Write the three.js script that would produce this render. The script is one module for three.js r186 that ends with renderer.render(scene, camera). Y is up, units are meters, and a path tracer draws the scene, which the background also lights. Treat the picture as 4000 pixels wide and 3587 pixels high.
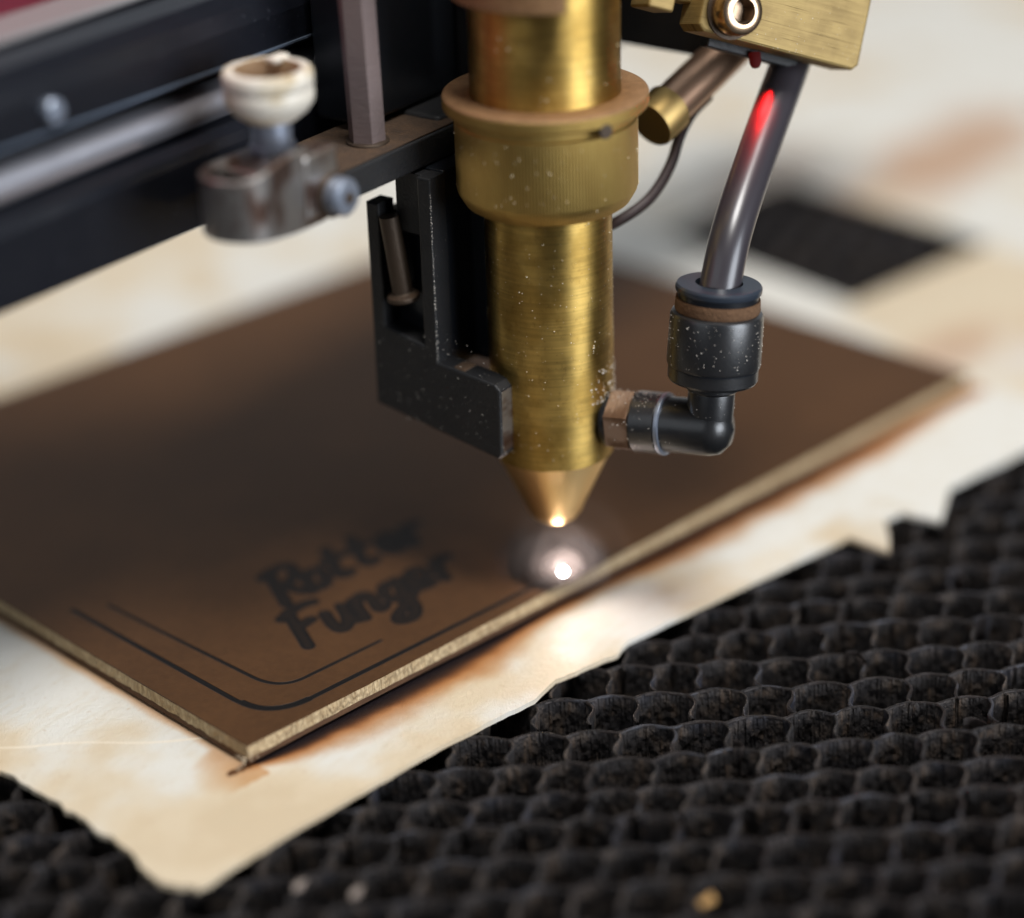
import * as THREE from 'three';
import { mergeGeometries, toCreasedNormals } from 'three/addons/utils/BufferGeometryUtils.js';
import { RoundedBoxGeometry } from 'three/addons/geometries/RoundedBoxGeometry.js';
import { RectAreaLightUniformsLib } from 'three/addons/lights/RectAreaLightUniformsLib.js';

// ---------------------------------------------------------------- camera, light, exposure
const mm = 0.001;
const scene = new THREE.Scene();
const camera = new THREE.PerspectiveCamera(22.06, 1024 / 918, 0.02, 20);
camera.position.set(-237.23 * mm, 164.1 * mm, 169.17 * mm);
camera.up.set(0.37013, 0.89862, -0.23554);
camera.lookAt((-237.23 + 721.585) * mm, (164.1 - 437.791) * mm, (169.17 - 536.334) * mm);
camera.focus = 0.307;
camera.userData.fStop = 4.8;

const renderer = new THREE.WebGLRenderer({ antialias: true });
renderer.setSize(1024, 918);
renderer.toneMapping = THREE.LinearToneMapping;
renderer.toneMappingExposure = 1.0;
renderer.shadowMap.enabled = true;
RectAreaLightUniformsLib.init();
scene.background = new THREE.Color().setRGB(0.032, 0.034, 0.038);   // the dim workshop around the machine

// windows of the workshop, all outside the frame: [centre mm], [aimed at mm], width, height (m), colour, radiance
const AIM = [0, 20, 0];
const WINDOWS = [
  { lamp: true, label: 'square ceiling lamp panel hanging above the machine', at: [-90, 1180, 300], w: 0.36, h: 0.36, c: [1.0, 0.98, 0.95], i: 32.0 },
  { label: 'wide skylight high above the machine', at: [420, 1150, -330], w: 1.3, h: 1.0, c: [0.86, 0.93, 1.0], i: 0.35 },
  { label: 'tall window to the right of the camera', at: [10, 250, 1050], w: 0.6, h: 0.5, c: [0.86, 0.92, 1.0], i: 11.0 },
  { label: 'broad window in the wall to the left of the camera', at: [-1150, 620, -260], w: 1.2, h: 0.8, c: [0.86, 0.93, 1.0], i: 0.6 },
  { label: 'long frosted window low behind the machine', at: [960, 330, -720], w: 2.2, h: 0.6, c: [0.90, 0.95, 1.0], i: 0.12 },
];

// ---------------------------------------------------------------- helpers
let seed = 12345;
const rnd = () => { seed = (seed + 0x6d2b79f5) | 0; let t = Math.imul(seed ^ (seed >>> 15), 1 | seed); t = (t + Math.imul(t ^ (t >>> 7), 61 | t)) ^ t; return ((t ^ (t >>> 14)) >>> 0) / 4294967296; };
const rr = (a, b) => a + (b - a) * rnd();
const clamp = (x, a = 0, b = 1) => Math.min(b, Math.max(a, x));
const smooth = (a, b, x) => { const t = clamp((x - a) / (b - a)); return t * t * (3 - 2 * t); };
const lerp = (a, b, t) => a + (b - a) * t;
const hash = (x, y, s = 0) => { let h = Math.imul(x | 0, 374761393) ^ Math.imul(y | 0, 668265263) ^ Math.imul(s | 0, 2147483647 ^ 0x5bd1e995); h = Math.imul(h ^ (h >>> 13), 1274126177); h ^= h >>> 16; return (h >>> 0) / 4294967296; };
// value noise; px, py: period in cells (0 = none)
function vn(x, y, s = 0, px = 0, py = 0) {
  const ix = Math.floor(x), iy = Math.floor(y), fx = x - ix, fy = y - iy, u = fx * fx * (3 - 2 * fx), v = fy * fy * (3 - 2 * fy);
  const wx = (i) => (px ? ((i % px) + px) % px : i), wy = (i) => (py ? ((i % py) + py) % py : i);
  const a = hash(wx(ix), wy(iy), s), b = hash(wx(ix + 1), wy(iy), s), c = hash(wx(ix), wy(iy + 1), s), d = hash(wx(ix + 1), wy(iy + 1), s);
  return lerp(lerp(a, b, u), lerp(c, d, u), v);
}
function fbm(x, y, s = 0, oct = 4, px = 0, py = 0) {
  let a = 0, w = 0.5, t = 0;
  for (let i = 0; i < oct; i++) { a += w * vn(x, y, s + i * 17, px, py); t += w; w *= 0.5; x *= 2; y *= 2; px *= 2; py *= 2; }
  return a / t;
}
// f(u, v) -> [r, g, b] in 0..1 (sRGB values when srgb) ; u, v in 0..1
function tex(w, h, f, srgb = false, repeat = true) {
  const d = new Uint8Array(w * h * 4);
  for (let j = 0, o = 0; j < h; j++) for (let i = 0; i < w; i++, o += 4) {
    const c = f((i + 0.5) / w, (j + 0.5) / h);
    if (typeof c === 'number') d[o] = d[o + 1] = d[o + 2] = clamp(c) * 255; else for (let k = 0; k < 3; k++) d[o + k] = clamp(c[k]) * 255;
    d[o + 3] = 255;
  }
  const t = new THREE.DataTexture(d, w, h);
  t.wrapS = t.wrapT = repeat ? THREE.RepeatWrapping : THREE.ClampToEdgeWrapping;
  t.magFilter = THREE.LinearFilter; t.minFilter = THREE.LinearMipmapLinearFilter; t.generateMipmaps = true;
  if (srgb) t.colorSpace = THREE.SRGBColorSpace;
  t.needsUpdate = true;
  return t;
}
const mix3 = (a, b, t) => [lerp(a[0], b[0], t), lerp(a[1], b[1], t), lerp(a[2], b[2], t)];
const used = {};
const numbered = (n) => { used[n] = (used[n] ?? -1) + 1; return used[n] ? n + '_' + String(used[n]).padStart(3, '0') : n; };
function thing(name, label, category, base = [0, 0, 0], group) {
  const o = new THREE.Group(); o.name = numbered(name); o.position.set(base[0] * mm, base[1] * mm, base[2] * mm);
  o.userData = { label, category }; if (group) o.userData.group = group;
  o._base = base; scene.add(o); return o;
}
function setting(name, base = [0, 0, 0]) {
  const o = new THREE.Group(); o.name = name; o.position.set(base[0] * mm, base[1] * mm, base[2] * mm); o.userData = { kind: 'structure' }; o._base = base; scene.add(o); return o;
}
// geometry in world millimetres -> a named mesh under its thing
function part(name, geos, mat, parent, label) {
  let g = Array.isArray(geos) ? (geos.length > 1 ? mergeGeometries(geos.map((x) => { const y = x.index ? x.toNonIndexed() : x; for (const k of Object.keys(y.attributes)) if (!['position', 'normal', 'uv'].includes(k)) y.deleteAttribute(k); return y; })) : geos[0]) : geos;
  const b = parent._base;
  g.translate(-b[0], -b[1], -b[2]); g.scale(mm, mm, mm);
  const m = new THREE.Mesh(g, mat); m.name = name; m.castShadow = m.receiveShadow = true; m._base = b;
  if (label) m.userData.label = label;
  parent.add(m); return m;
}
// lathe round the y axis, profile [[r, y], ...]; uv in units of `tile` mm
function lathe(profile, seg = 96, crease = 0.5, tile = 20, a0 = 0, a1 = Math.PI * 2) {
  const pts = profile.map(([r, y]) => new THREE.Vector2(Math.max(r, 1e-4), y));
  const g = new THREE.LatheGeometry(pts, seg, a0, a1 - a0), uv = g.attributes.uv, n = pts.length, len = [0];
  for (let i = 1; i < n; i++) len.push(len[i - 1] + pts[i].distanceTo(pts[i - 1]));
  const R = Math.max(...pts.map((p) => p.x)), round = Math.max(1, Math.round(((a1 - a0) * R) / tile));
  for (let i = 0; i <= seg; i++) for (let j = 0; j < n; j++) uv.setXY(i * n + j, (i / seg) * round, len[j] / tile);
  return toCreasedNormals(g, crease);
}
const Y = new THREE.Vector3(0, 1, 0);
// moves geometry built along +y from the origin so that y runs along dir from point p
function along(g, p, dir, spin = 0) {
  const q = new THREE.Quaternion().setFromUnitVectors(Y, new THREE.Vector3(...dir).normalize());
  if (spin) g.rotateY(spin);
  g.applyQuaternion(q); g.translate(...p); return g;
}
function frame(g, o, x, y, z) { g.applyMatrix4(new THREE.Matrix4().makeBasis(x, y, z).setPosition(...o)); return g; }
function boxUv(g, tile = 20) {   // uv from the position, by the face's main axis
  if (g.index) g = g.toNonIndexed();
  const p = g.attributes.position, n = g.attributes.normal, uv = new Float32Array(p.count * 2);
  for (let i = 0; i < p.count; i++) {
    const a = [Math.abs(n.getX(i)), Math.abs(n.getY(i)), Math.abs(n.getZ(i))], k = a.indexOf(Math.max(...a));
    const P = [p.getX(i), p.getY(i), p.getZ(i)];
    uv[i * 2] = (k === 0 ? P[2] : P[0]) / tile; uv[i * 2 + 1] = (k === 1 ? P[2] : P[1]) / tile;
  }
  g.setAttribute('uv', new THREE.BufferAttribute(uv, 2)); return g;
}
function box(x0, x1, y0, y1, z0, z1, r = 0.4, tile = 20) {
  const g = new RoundedBoxGeometry(x1 - x0, y1 - y0, z1 - z0, 3, Math.min(r, (x1 - x0) / 2.01, (y1 - y0) / 2.01, (z1 - z0) / 2.01));
  g.translate((x0 + x1) / 2, (y0 + y1) / 2, (z0 + z1) / 2); return boxUv(g, tile);
}
function prism(points, depth, bevel = 0.3, tile = 20, holes = []) {   // outline in xy, extruded along +z
  const s = new THREE.Shape(points.map(([x, y]) => new THREE.Vector2(x, y)));
  for (const h of holes) s.holes.push(new THREE.Path(h.map(([x, y]) => new THREE.Vector2(x, y))));
  const g = new THREE.ExtrudeGeometry(s, { depth: depth - 2 * bevel, bevelEnabled: bevel > 0, bevelThickness: bevel, bevelSize: bevel, bevelOffset: -bevel, bevelSegments: 2, curveSegments: 12 });
  g.translate(0, 0, bevel); return boxUv(g, tile);
}
function tubeAlong(points, r, seg = 80, rad = 24, closed = false, tile = 20) {
  const c = new THREE.CatmullRomCurve3(points.map((p) => new THREE.Vector3(...p)), closed, 'centripetal');
  const g = new THREE.TubeGeometry(c, seg, r, rad, closed), uv = g.attributes.uv, L = c.getLength();
  for (let i = 0; i < uv.count; i++) uv.setXY(i, (uv.getX(i) * L) / tile, uv.getY(i) * Math.max(1, Math.round((2 * Math.PI * r) / tile)));
  return g;
}
const grain = new THREE.IcosahedronGeometry(1, 0);
function dust(list) {   // [[x, y, z, r], ...] -> one geometry of small crumbs
  return list.map(([x, y, z, r]) => { const g = grain.clone(); g.scale(r * rr(0.7, 1.4), r * rr(0.6, 1.2), r * rr(0.7, 1.4)); g.rotateY(rr(0, 6)); g.rotateX(rr(0, 6)); g.translate(x, y, z); return g; });
}

// ---------------------------------------------------------------- materials
const std = (o) => new THREE.MeshPhysicalMaterial({ name: 'm', ...o });
const lin = (r, g, b) => new THREE.Color().setRGB(r, g, b);

// turning marks run round the part (u), so the height changes along v only, with broken lengths
const turned = tex(512, 1024, (u, v) => { const b = vn(u * 6, v * 260, 3, 6, 260) * 0.45 + vn(u * 14, v * 480, 5, 14, 480) * 0.3 + vn(u * 9, v * 330, 9, 9, 330) * 0.25; return b; });
const tarnish = tex(512, 512, (u, v) => {
  const a = fbm(u * 5, v * 5, 21, 5, 5, 5), f = fbm(u * 40, v * 40, 31, 3, 40, 40), l = vn(u * 5, v * 90, 41, 5, 90);
  const c = mix3([0.80, 0.67, 0.38], [0.70, 0.57, 0.30], smooth(0.35, 0.7, a));
  const s = smooth(0.66, 0.8, f) * 0.15;
  return mix3(c, [0.45, 0.33, 0.18], s).map((x) => x * (0.93 + 0.12 * l));
}, true);
const blotch = tex(256, 256, (u, v) => 0.55 + 0.45 * fbm(u * 6, v * 6, 71, 5, 6, 6));
const brass = std({ map: tarnish, metalness: 1, roughness: 0.6, roughnessMap: blotch, bumpMap: turned, bumpScale: 0.000006, anisotropy: 0.8, anisotropyRotation: Math.PI / 2 });
brass.name = 'turned brass';
const brassBright = std({ color: lin(0.86, 0.60, 0.28), metalness: 1, roughness: 0.42, bumpMap: turned, bumpScale: 0.000006, anisotropy: 0.6, anisotropyRotation: Math.PI / 2 });
const knurl = tex(1024, 64, (u, v) => 0.5 + 0.5 * Math.sin(u * Math.PI * 2 * 44) * (0.8 + 0.2 * vn(u * 44, v * 6, 2, 44, 6)));
const brassKnurl = std({ map: tex(512, 256, (u, v) => { const a = fbm(u * 7, v * 4, 25, 4, 7, 4), g = Math.sin(u * Math.PI * 2 * 44) * 0.5 + 0.5; return mix3([0.84, 0.72, 0.43], [0.70, 0.57, 0.32], clamp(a * 0.7 + (1 - g) * 0.3)); }, true), metalness: 1, roughness: 0.46, bumpMap: knurl, bumpScale: 0.00005 });
const brushedLines = tex(512, 512, (u, v) => vn(u * 3, v * 150, 3, 3, 150) * 0.5 + vn(u * 5, v * 380, 5, 5, 380) * 0.35 + smooth(0.86, 0.95, vn(u * 2, v * 120, 8, 2, 120)) * -0.5 + 0.2);
const brassBlock = std({ map: tex(512, 512, (u, v) => { const l = vn(u * 3, v * 150, 3, 3, 150), s = smooth(0.82, 0.95, vn(u * 2, v * 120, 8, 2, 120)), f = fbm(u * 6, v * 6, 5, 4, 6, 6); return mix3([0.60, 0.51, 0.32], [0.40, 0.32, 0.18], clamp(s * 0.7 + l * 0.25 + (f - 0.5) * 0.8)); }, true), metalness: 0.55, roughness: 0.55, bumpMap: brushedLines, bumpScale: 0.00003 });
const dusty = tex(512, 512, (u, v) => { const a = fbm(u * 14, v * 14, 61, 4, 14, 14), f = vn(u * 128, v * 128, 7, 128, 128); return mix3([0.62, 0.475, 0.33], [0.47, 0.345, 0.225], clamp(a * 0.9 + (f - 0.5) * 0.5)); }, true);
const fineBump = tex(512, 512, (u, v) => fbm(u * 64, v * 64, 15, 3, 64, 64));
const dustBrass = std({ map: dusty, metalness: 0.35, roughness: 0.62, bumpMap: fineBump, bumpScale: 0.00006 });
const blackMap = tex(512, 512, (u, v) => { const a = fbm(u * 8, v * 8, 81, 4, 8, 8), f = vn(u * 170, v * 170, 9, 170, 170), g = smooth(0.93, 0.985, f); return mix3(mix3([0.10, 0.105, 0.115], [0.15, 0.145, 0.145], a), [0.42, 0.37, 0.33], g * 0.55); }, true);
const blackPaint = std({ map: blackMap, roughness: 0.5, bumpMap: fineBump, bumpScale: 0.00005 });
const sootTop = std({ map: tex(512, 512, (u, v) => { const a = fbm(u * 10, v * 10, 91, 5, 10, 10), f = vn(u * 150, v * 150, 3, 150, 150); return mix3([0.36, 0.27, 0.19], [0.22, 0.17, 0.13], clamp(a * 1.1 + (f - 0.5) * 0.5)); }, true), roughness: 0.95, bumpMap: fineBump, bumpScale: 0.00012 });
const darkBronze = std({ color: lin(0.085, 0.06, 0.042), metalness: 0.6, roughness: 0.5, bumpMap: fineBump, bumpScale: 0.00003 });
const steelMap = tex(512, 512, (u, v) => { const a = fbm(u * 4, v * 9, 101, 5, 4, 9), l = vn(u * 4, v * 170, 4, 4, 170); return mix3([0.70, 0.68, 0.66], [0.40, 0.31, 0.27], clamp(smooth(0.42, 0.72, a) * 0.9 + l * 0.14)); }, true);
const steel = std({ map: steelMap, metalness: 0.9, roughness: 0.33, bumpMap: brushedLines, bumpScale: 0.00002 });
const steelDull = std({ color: lin(0.27, 0.21, 0.20), metalness: 0.7, roughness: 0.55, bumpMap: fineBump, bumpScale: 0.00004 });
const zinc = std({ color: lin(0.32, 0.36, 0.44), metalness: 0.75, roughness: 0.42, bumpMap: fineBump, bumpScale: 0.00002 });
const nickel = std({ map: tex(256, 256, (u, v) => mix3([0.60, 0.52, 0.47], [0.40, 0.31, 0.25], smooth(0.3, 0.7, fbm(u * 9, v * 9, 44, 4, 9, 9))), true), metalness: 0.75, roughness: 0.4, bumpMap: fineBump, bumpScale: 0.00004 });
const ivory = std({ map: tex(512, 256, (u, v) => { const a = fbm(u * 5, v * 5, 111, 5, 5, 5), s = smooth(0.52, 0.75, a); return mix3([0.88, 0.85, 0.79], [0.74, 0.66, 0.52], s); }, true), roughness: 0.5, clearcoat: 0.2, clearcoatRoughness: 0.4 });
const ivoryStain = std({ map: tex(256, 256, (u, v) => mix3([0.46, 0.34, 0.23], [0.62, 0.52, 0.40], fbm(u * 5, v * 5, 121, 4, 5, 5)), true), roughness: 0.75 });
const blackPlastic = std({ map: blackMap, roughness: 0.36, bumpMap: fineBump, bumpScale: 0.000015, clearcoat: 0.6, clearcoatRoughness: 0.3 });
const blackGloss = std({ color: lin(0.012, 0.014, 0.018), roughness: 0.28 });
const bluePlastic = std({ color: lin(0.028, 0.036, 0.05), roughness: 0.3 });
const hoseMat = std({ color: lin(0.035, 0.03, 0.036), roughness: 0.36, clearcoat: 0.5, clearcoatRoughness: 0.25 });
const railBlack = std({ map: tex(512, 512, (u, v) => { const a = fbm(u * 4, v * 12, 131, 4, 4, 12), f = smooth(0.9, 0.99, vn(u * 90, v * 90, 9, 90, 90)); return mix3(mix3([0.075, 0.085, 0.115], [0.11, 0.115, 0.14], a), [0.5, 0.5, 0.52], f * 0.35); }, true), roughness: 0.3, metalness: 0.2, clearcoat: 0.4, clearcoatRoughness: 0.25 });
const railSteel = std({ color: lin(0.42, 0.42, 0.46), metalness: 0.8, roughness: 0.45, bumpMap: brushedLines, bumpScale: 0.00002 });
const redPaint = std({ color: lin(0.55, 0.04, 0.08), roughness: 0.55 });
const dustGrey = std({ map: dusty, color: lin(0.50, 0.46, 0.46), roughness: 0.85, bumpMap: fineBump, bumpScale: 0.0001 });
const crumb = std({ color: lin(0.72, 0.66, 0.58), roughness: 0.8 });
const crumbBrass = std({ color: lin(0.80, 0.70, 0.50), roughness: 0.45, metalness: 0.4 });

// ---------------------------------------------------------------- bed tray and honeycomb
const ER = new THREE.Vector3(0.6678, 0, 0.7443), EP = new THREE.Vector3(0.7443, 0, -0.6678);   // along a row; across the rows, away from the front
const tray = setting('bed_tray');
part('tray_floor', box(-260, 700, -17, -14, -620, 320, 0.5), std({ color: lin(0.018, 0.017, 0.018), roughness: 0.9 }), tray);

const charMap = tex(1024, 512, (u, v) => {
  const a = fbm(u * 34, v * 17, 141, 5, 34, 17), st = vn(u * 150, v * 10, 5, 150, 10), f = vn(u * 300, v * 150, 6, 300, 150);
  let c = mix3([0.15, 0.135, 0.135], [0.275, 0.24, 0.215], smooth(0.35, 0.75, a));
  c = mix3(c, [0.34, 0.28, 0.235], smooth(0.5, 0.85, st) * smooth(0.4, 0.65, a) * 0.8);
  c = mix3(c, [0.16, 0.18, 0.25], smooth(0.55, 0.75, fbm(u * 5, v * 3, 151, 3, 5, 3)) * 0.7);
  return mix3(c, [0.62, 0.54, 0.46], smooth(0.9, 0.985, f) * 0.6);
}, true);
const charBump = tex(1024, 512, (u, v) => 0.55 * fbm(u * 90, v * 30, 161, 4, 90, 30) + 0.45 * vn(u * 220, v * 12, 8, 220, 12));
const char = std({ map: charMap, roughness: 0.72, metalness: 0.1, bumpMap: charBump, bumpScale: 0.0007 });
const lipMat = std({ map: tex(512, 64, (u, v) => { const a = fbm(u * 40, v * 4, 171, 4, 40, 4); return mix3(mix3([0.15, 0.13, 0.125], [0.23, 0.20, 0.19], a), [0.36, 0.38, 0.43], smooth(0.58, 0.72, fbm(u * 14, v, 181, 3, 14, 1)) * 0.5); }, true), roughness: 0.5, metalness: 0.45, bumpMap: fineBump, bumpScale: 0.00006 });

const honeycomb = setting('honeycomb_bed');
const P = 6.95, ROW = 6.85, AMP = 0.6, DEEP = 13.5;
const hump = (s) => AMP * (2 * Math.pow(Math.abs(Math.sin((Math.PI * s) / P)), 0.95) - 1);
// a standing ribbon with a rounded lip along a path of [x, z] points
function ribbon(path, thick, y1, y0, rows, uOff, wob) {
  const n = path.length, pos = [], uv = [], idx = [], ring = rows * 2 + 3;
  let L = 0;
  for (let i = 0; i < n; i++) {
    const a = path[Math.max(0, i - 1)], b = path[Math.min(n - 1, i + 1)], dx = b[0] - a[0], dz = b[1] - a[1], l = Math.hypot(dx, dz) || 1, nx = dz / l, nz = -dx / l;
    if (i) L += Math.hypot(path[i][0] - path[i - 1][0], path[i][1] - path[i - 1][1]);
    const top = y1 + (vn(L * 0.35 + uOff * 7, uOff * 3, 5) - 0.5) * 0.35 * wob;
    const push = (side, y, t) => {
      const w = (vn(L * 0.8 + uOff * 31, y * 0.5, 11) - 0.5) * 0.5 * wob * smooth(0, 2, y1 - y) + (vn(L * 2.6 + uOff * 13, y * 0.9, 12 + (side > 0 ? 1 : 0)) - 0.5) * 0.22 * wob * (side || 0);
      pos.push(path[i][0] + nx * (side * t + w), y, path[i][1] + nz * (side * t + w)); uv.push((L + uOff * 11) / 60, (side >= 0 ? y : y + 17) / 30);
    };
    for (let k = 0; k <= rows; k++) push(1, lerp(y0, top - thick * 0.7, k / rows), thick);
    push(0, top, 0);
    for (let k = rows; k >= 0; k--) push(-1, lerp(y0, top - thick * 0.7, k / rows), thick);
  }
  for (let i = 0; i < n - 1; i++) for (let k = 0; k < ring - 1; k++) { const a = i * ring + k, b = a + ring; idx.push(a, b, a + 1, b, b + 1, a + 1); }
  const g = new THREE.BufferGeometry();
  g.setAttribute('position', new THREE.Float32BufferAttribute(pos, 3)); g.setAttribute('uv', new THREE.Float32BufferAttribute(uv, 2)); g.setIndex(idx); g.computeVertexNormals();
  return g;
}
const lipOf = (path, r, y, uOff) => ribbon(path, r, y, y - 0.42, 1, uOff, 0.6);
for (let k = -15; k <= 27; k++) {
  const off = k * ROW, phase = (k & 1) * P / 2 + (vn(k * 1.7, 3, 2) - 0.5) * 0.6;
  const from = k < 6 ? -130 : -60, to = k < 6 ? 135 : 110;
  const under = k > 9, step = under ? P / 6 : P / 16;
  const path = [], W = (s0, o) => { const s = s0 + (vn(s0 / P * 0.8, k * 2.3, 55) - 0.5) * 2.2; const q = ER.clone().multiplyScalar(s).addScaledVector(EP, o + off + (vn(s * 0.03, k * 0.6, 77) - 0.5) * 2.2); return [q.x, q.z]; };
  for (let s = from; s <= to; s += step) path.push(W(s, hump(s - phase) * (0.75 + 0.5 * vn(s / P, k, 9))));
  const walls = [ribbon(path, 0.17, 0, -DEEP, under ? 2 : 7, k * 1.37, 1)], lips = under ? [] : [lipOf(path, 0.185, 0.02, k * 0.71)];
  // the short walls that join this strip's troughs to the crests of the strip in front
  const i0 = Math.ceil((from - phase) / P), i1 = Math.floor((to - phase) / P);
  for (let i = i0; i <= i1; i++) {
    const s = phase + i * P, web = [], bend = rr(-0.7, 0.7);
    for (let j = 0; j <= 8; j++) { const t = j / 8; web.push(W(s - 0.45 * t * t + Math.sin(t * Math.PI) * bend + 0.45 * Math.sin(t * 6.28), lerp(-AMP, -ROW + AMP * 0.8, t))); }
    walls.push(ribbon(web, 0.17, -0.06, -DEEP, under ? 2 : 6, i * 0.37 + k, 1));
    if (!under && rnd() < 0.5) lips.push(lipOf(web, 0.2, -0.04, i * 0.53 + k));
  }
  const st = part(numbered('honeycomb_strip'), walls, char, honeycomb);
  if (lips.length) part('strip_edge', lips, lipMat, st);
}

// bent shreds of foil standing out of a few cells
for (const [x, z, a, l] of [[8.5, 41.5, 0.6, 3.2], [26, 52, -0.4, 2.4], [-18, 40, 1.2, 2.6], [2, 62, 0.2, 3.0], [36, 44, 0.9, 2.6], [-40, 30, 0.5, 2.8]]) {
  const path = []; for (let i = 0; i <= 8; i++) { const t = i / 8; path.push([x + Math.cos(a + t * 1.1) * l * t, z + Math.sin(a + t * 1.1) * l * t]); }
  part('foil_shred', [ribbon(path, 0.12, 0.5, -4, 4, x, 1.5)], lipMat, honeycomb);
}

// ---------------------------------------------------------------- backing sheet with torn front edge and cut-out windows
const SX0 = -110, SX1 = 470, SZ0 = -420, SZ1 = 60;
const bu = [0.98627, 0.16517], bw = [0.16517, -0.98627], BF = [-57.46, -7.09];                 // board: front corner, along its front edge, towards its back
const board = (x, z) => { const dx = x - BF[0], dz = z - BF[1]; return [dx * bu[0] + dz * bu[1], dx * bw[0] + dz * bw[1]]; };
const outline = [];
{
  const key = [[-120, -420, 0], [-120, -80, 0], [-90, -46, 0.5], [-75.4, -32.9, 0.5], [-76.3, -22, 0.7], [-78.8, -7.7, 0.6], [-81.5, 0.2, 0.9], [-80.0, 4.9, 0.7], [-76.2, 5.2, 0.7], [-66, 6.3, 0.15], [-40, 10.2, 0.12], [-24.8, 13.7, 0.25], [-19.2, 13.1, 0.5], [-9.4, 16.3, 0.3], [-5.7, 15.7, 0.25], [10, 19.3, 0.12], [37.3, 26.1, 0.2], [36.6, 33.4, 0.15], [40.5, 31.2, 0.15], [45.2, 28.0, 0.1], [48.6, 29.0, 0.1], [49.2, 35.3, 0.15], [53, 34.0, 0.15], [60, 31.4, 0.3], [78, 35.4, 0.3], [130, 47, 0.3], [260, 76, 0.2], [470, 120, 0], [470, -420, 0]];
  for (let i = 0; i < key.length; i++) {
    const a = key[i], b = key[(i + 1) % key.length], d = Math.hypot(b[0] - a[0], b[1] - a[1]), rough = Math.min(a[2], b[2]), n = rough > 0 && d < 200 ? Math.max(1, Math.round(d / 0.5)) : 1;
    for (let j = 0; j < n; j++) {
      const t = j / n, x = lerp(a[0], b[0], t), z = lerp(a[1], b[1], t), e = rough * ((fbm(x * 0.55, z * 0.55, 201, 4) - 0.5) * 2.6) * Math.sin(Math.PI * Math.min(1, t * 4, (1 - t) * 4) / 2);
      outline.push([x + e * (b[1] - a[1]) / d, z - e * (b[0] - a[0]) / d]);
    }
  }
}
const cutouts = [[[170.6, -62.1], [158.2, -8.7], [117.5, -16.5], [129.8, -66.3]], [[272, -34], [260, -2], [233, -8], [242, -38]]];
const sheetMap = tex(2048, 1696, (u, v) => {
  const x = lerp(SX0, SX1, u), z = lerp(SZ0, SZ1, v), [b, w] = board(x, z);
  const big = fbm(x * 0.018 + 9, z * 0.018, 211, 4), mid = fbm(x * 0.08, z * 0.08, 221, 4), fib = fbm(x * 0.35 + mid * 2, z * 1.6, 231, 3), spk = vn(x * 2.3, z * 2.3, 241);
  // one warm white paper with blotches of smoke residue
  let c = mix3([0.875, 0.86, 0.825], [0.85, 0.78, 0.67], smooth(0.46, 0.62, big * 0.6 + mid * 0.4));
  c = mix3(c, [0.76, 0.66, 0.52], smooth(0.58, 0.75, mid) * 0.3);
  c = mix3(c, [0.80, 0.73, 0.62], smooth(0.5, 0.8, fib) * 0.2);
  c = mix3(c, [0.70, 0.56, 0.42], smooth(0.9, 0.99, spk) * 0.25);
  // smoke stains further back
  const st = (cx, cz, rx, rz, a) => { const q = Math.hypot((x - cx) / rx, (z - cz) / rz) + (mid - 0.5) * 0.9; return smooth(1, 0.25, q) * a; };
  c = mix3(c, [0.72, 0.56, 0.44], Math.max(st(196, -38, 50, 19, 0.8), st(170, -66, 34, 12, 0.35), st(108, 8, 22, 9, 0.55), st(130, 20, 40, 14, 0.2)));
  // scorched margin along the board's two front edges
  const ragged = (fbm(b * 0.16, w * 0.16, 251, 4) - 0.5) * 2;
  if (w < 1 && b > -3 && b < 156) {
    const reach = smooth(-3, 5, b) * (1.1 + 2.6 * smooth(0, 14, b) * smooth(56, 34, b) + 1.9 * smooth(60, 84, b) * smooth(150, 120, b)) * (1 + 0.32 * ragged), d = -w;
    c = mix3(c, [0.62, 0.35, 0.14], smooth(reach * 1.9 + 0.8, reach * 0.5, d) * 0.85 * smooth(-3, 3, b));
    c = mix3(c, [0.20, 0.10, 0.06], smooth(reach * 1.0, reach * 0.25, d) * 0.9 * smooth(150, 100, b));
    c = mix3(c, [0.07, 0.05, 0.07], smooth(reach * 0.8, 0, d) * smooth(62, 46, b) * 0.95);
  }
  if (b < 1 && w > -3) {
    const reach = (0.5 + 2.2 * smooth(0.55, 0.75, vn(w * 0.07, 2, 9))) * (1 + 0.5 * ragged);
    c = mix3(c, [0.68, 0.40, 0.16], smooth(reach * 2.2 + 0.6, reach * 0.4, -b) * 0.45);
  }
  // pale crease in the paper
  const cr = Math.abs(z - (-12.5 + (x + 53) * 1.32 + Math.sin(x * 0.6) * 0.5));
  if (x < -52 && x > -74) c = mix3(c, [0.95, 0.90, 0.82], smooth(0.5, 0.1, cr) * 0.8);
  return c;
}, true, false);
const paperBump = tex(1024, 1024, (u, v) => 0.6 * fbm(u * 40, v * 40, 261, 4, 40, 40) + 0.4 * vn(u * 220, v * 220, 3, 220, 220));
const sheetMat = std({ map: sheetMap, roughness: 0.42, bumpMap: paperBump, bumpScale: 0.0001, specularIntensity: 0.8 });
paperBump.repeat.set(29, 24);
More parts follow.
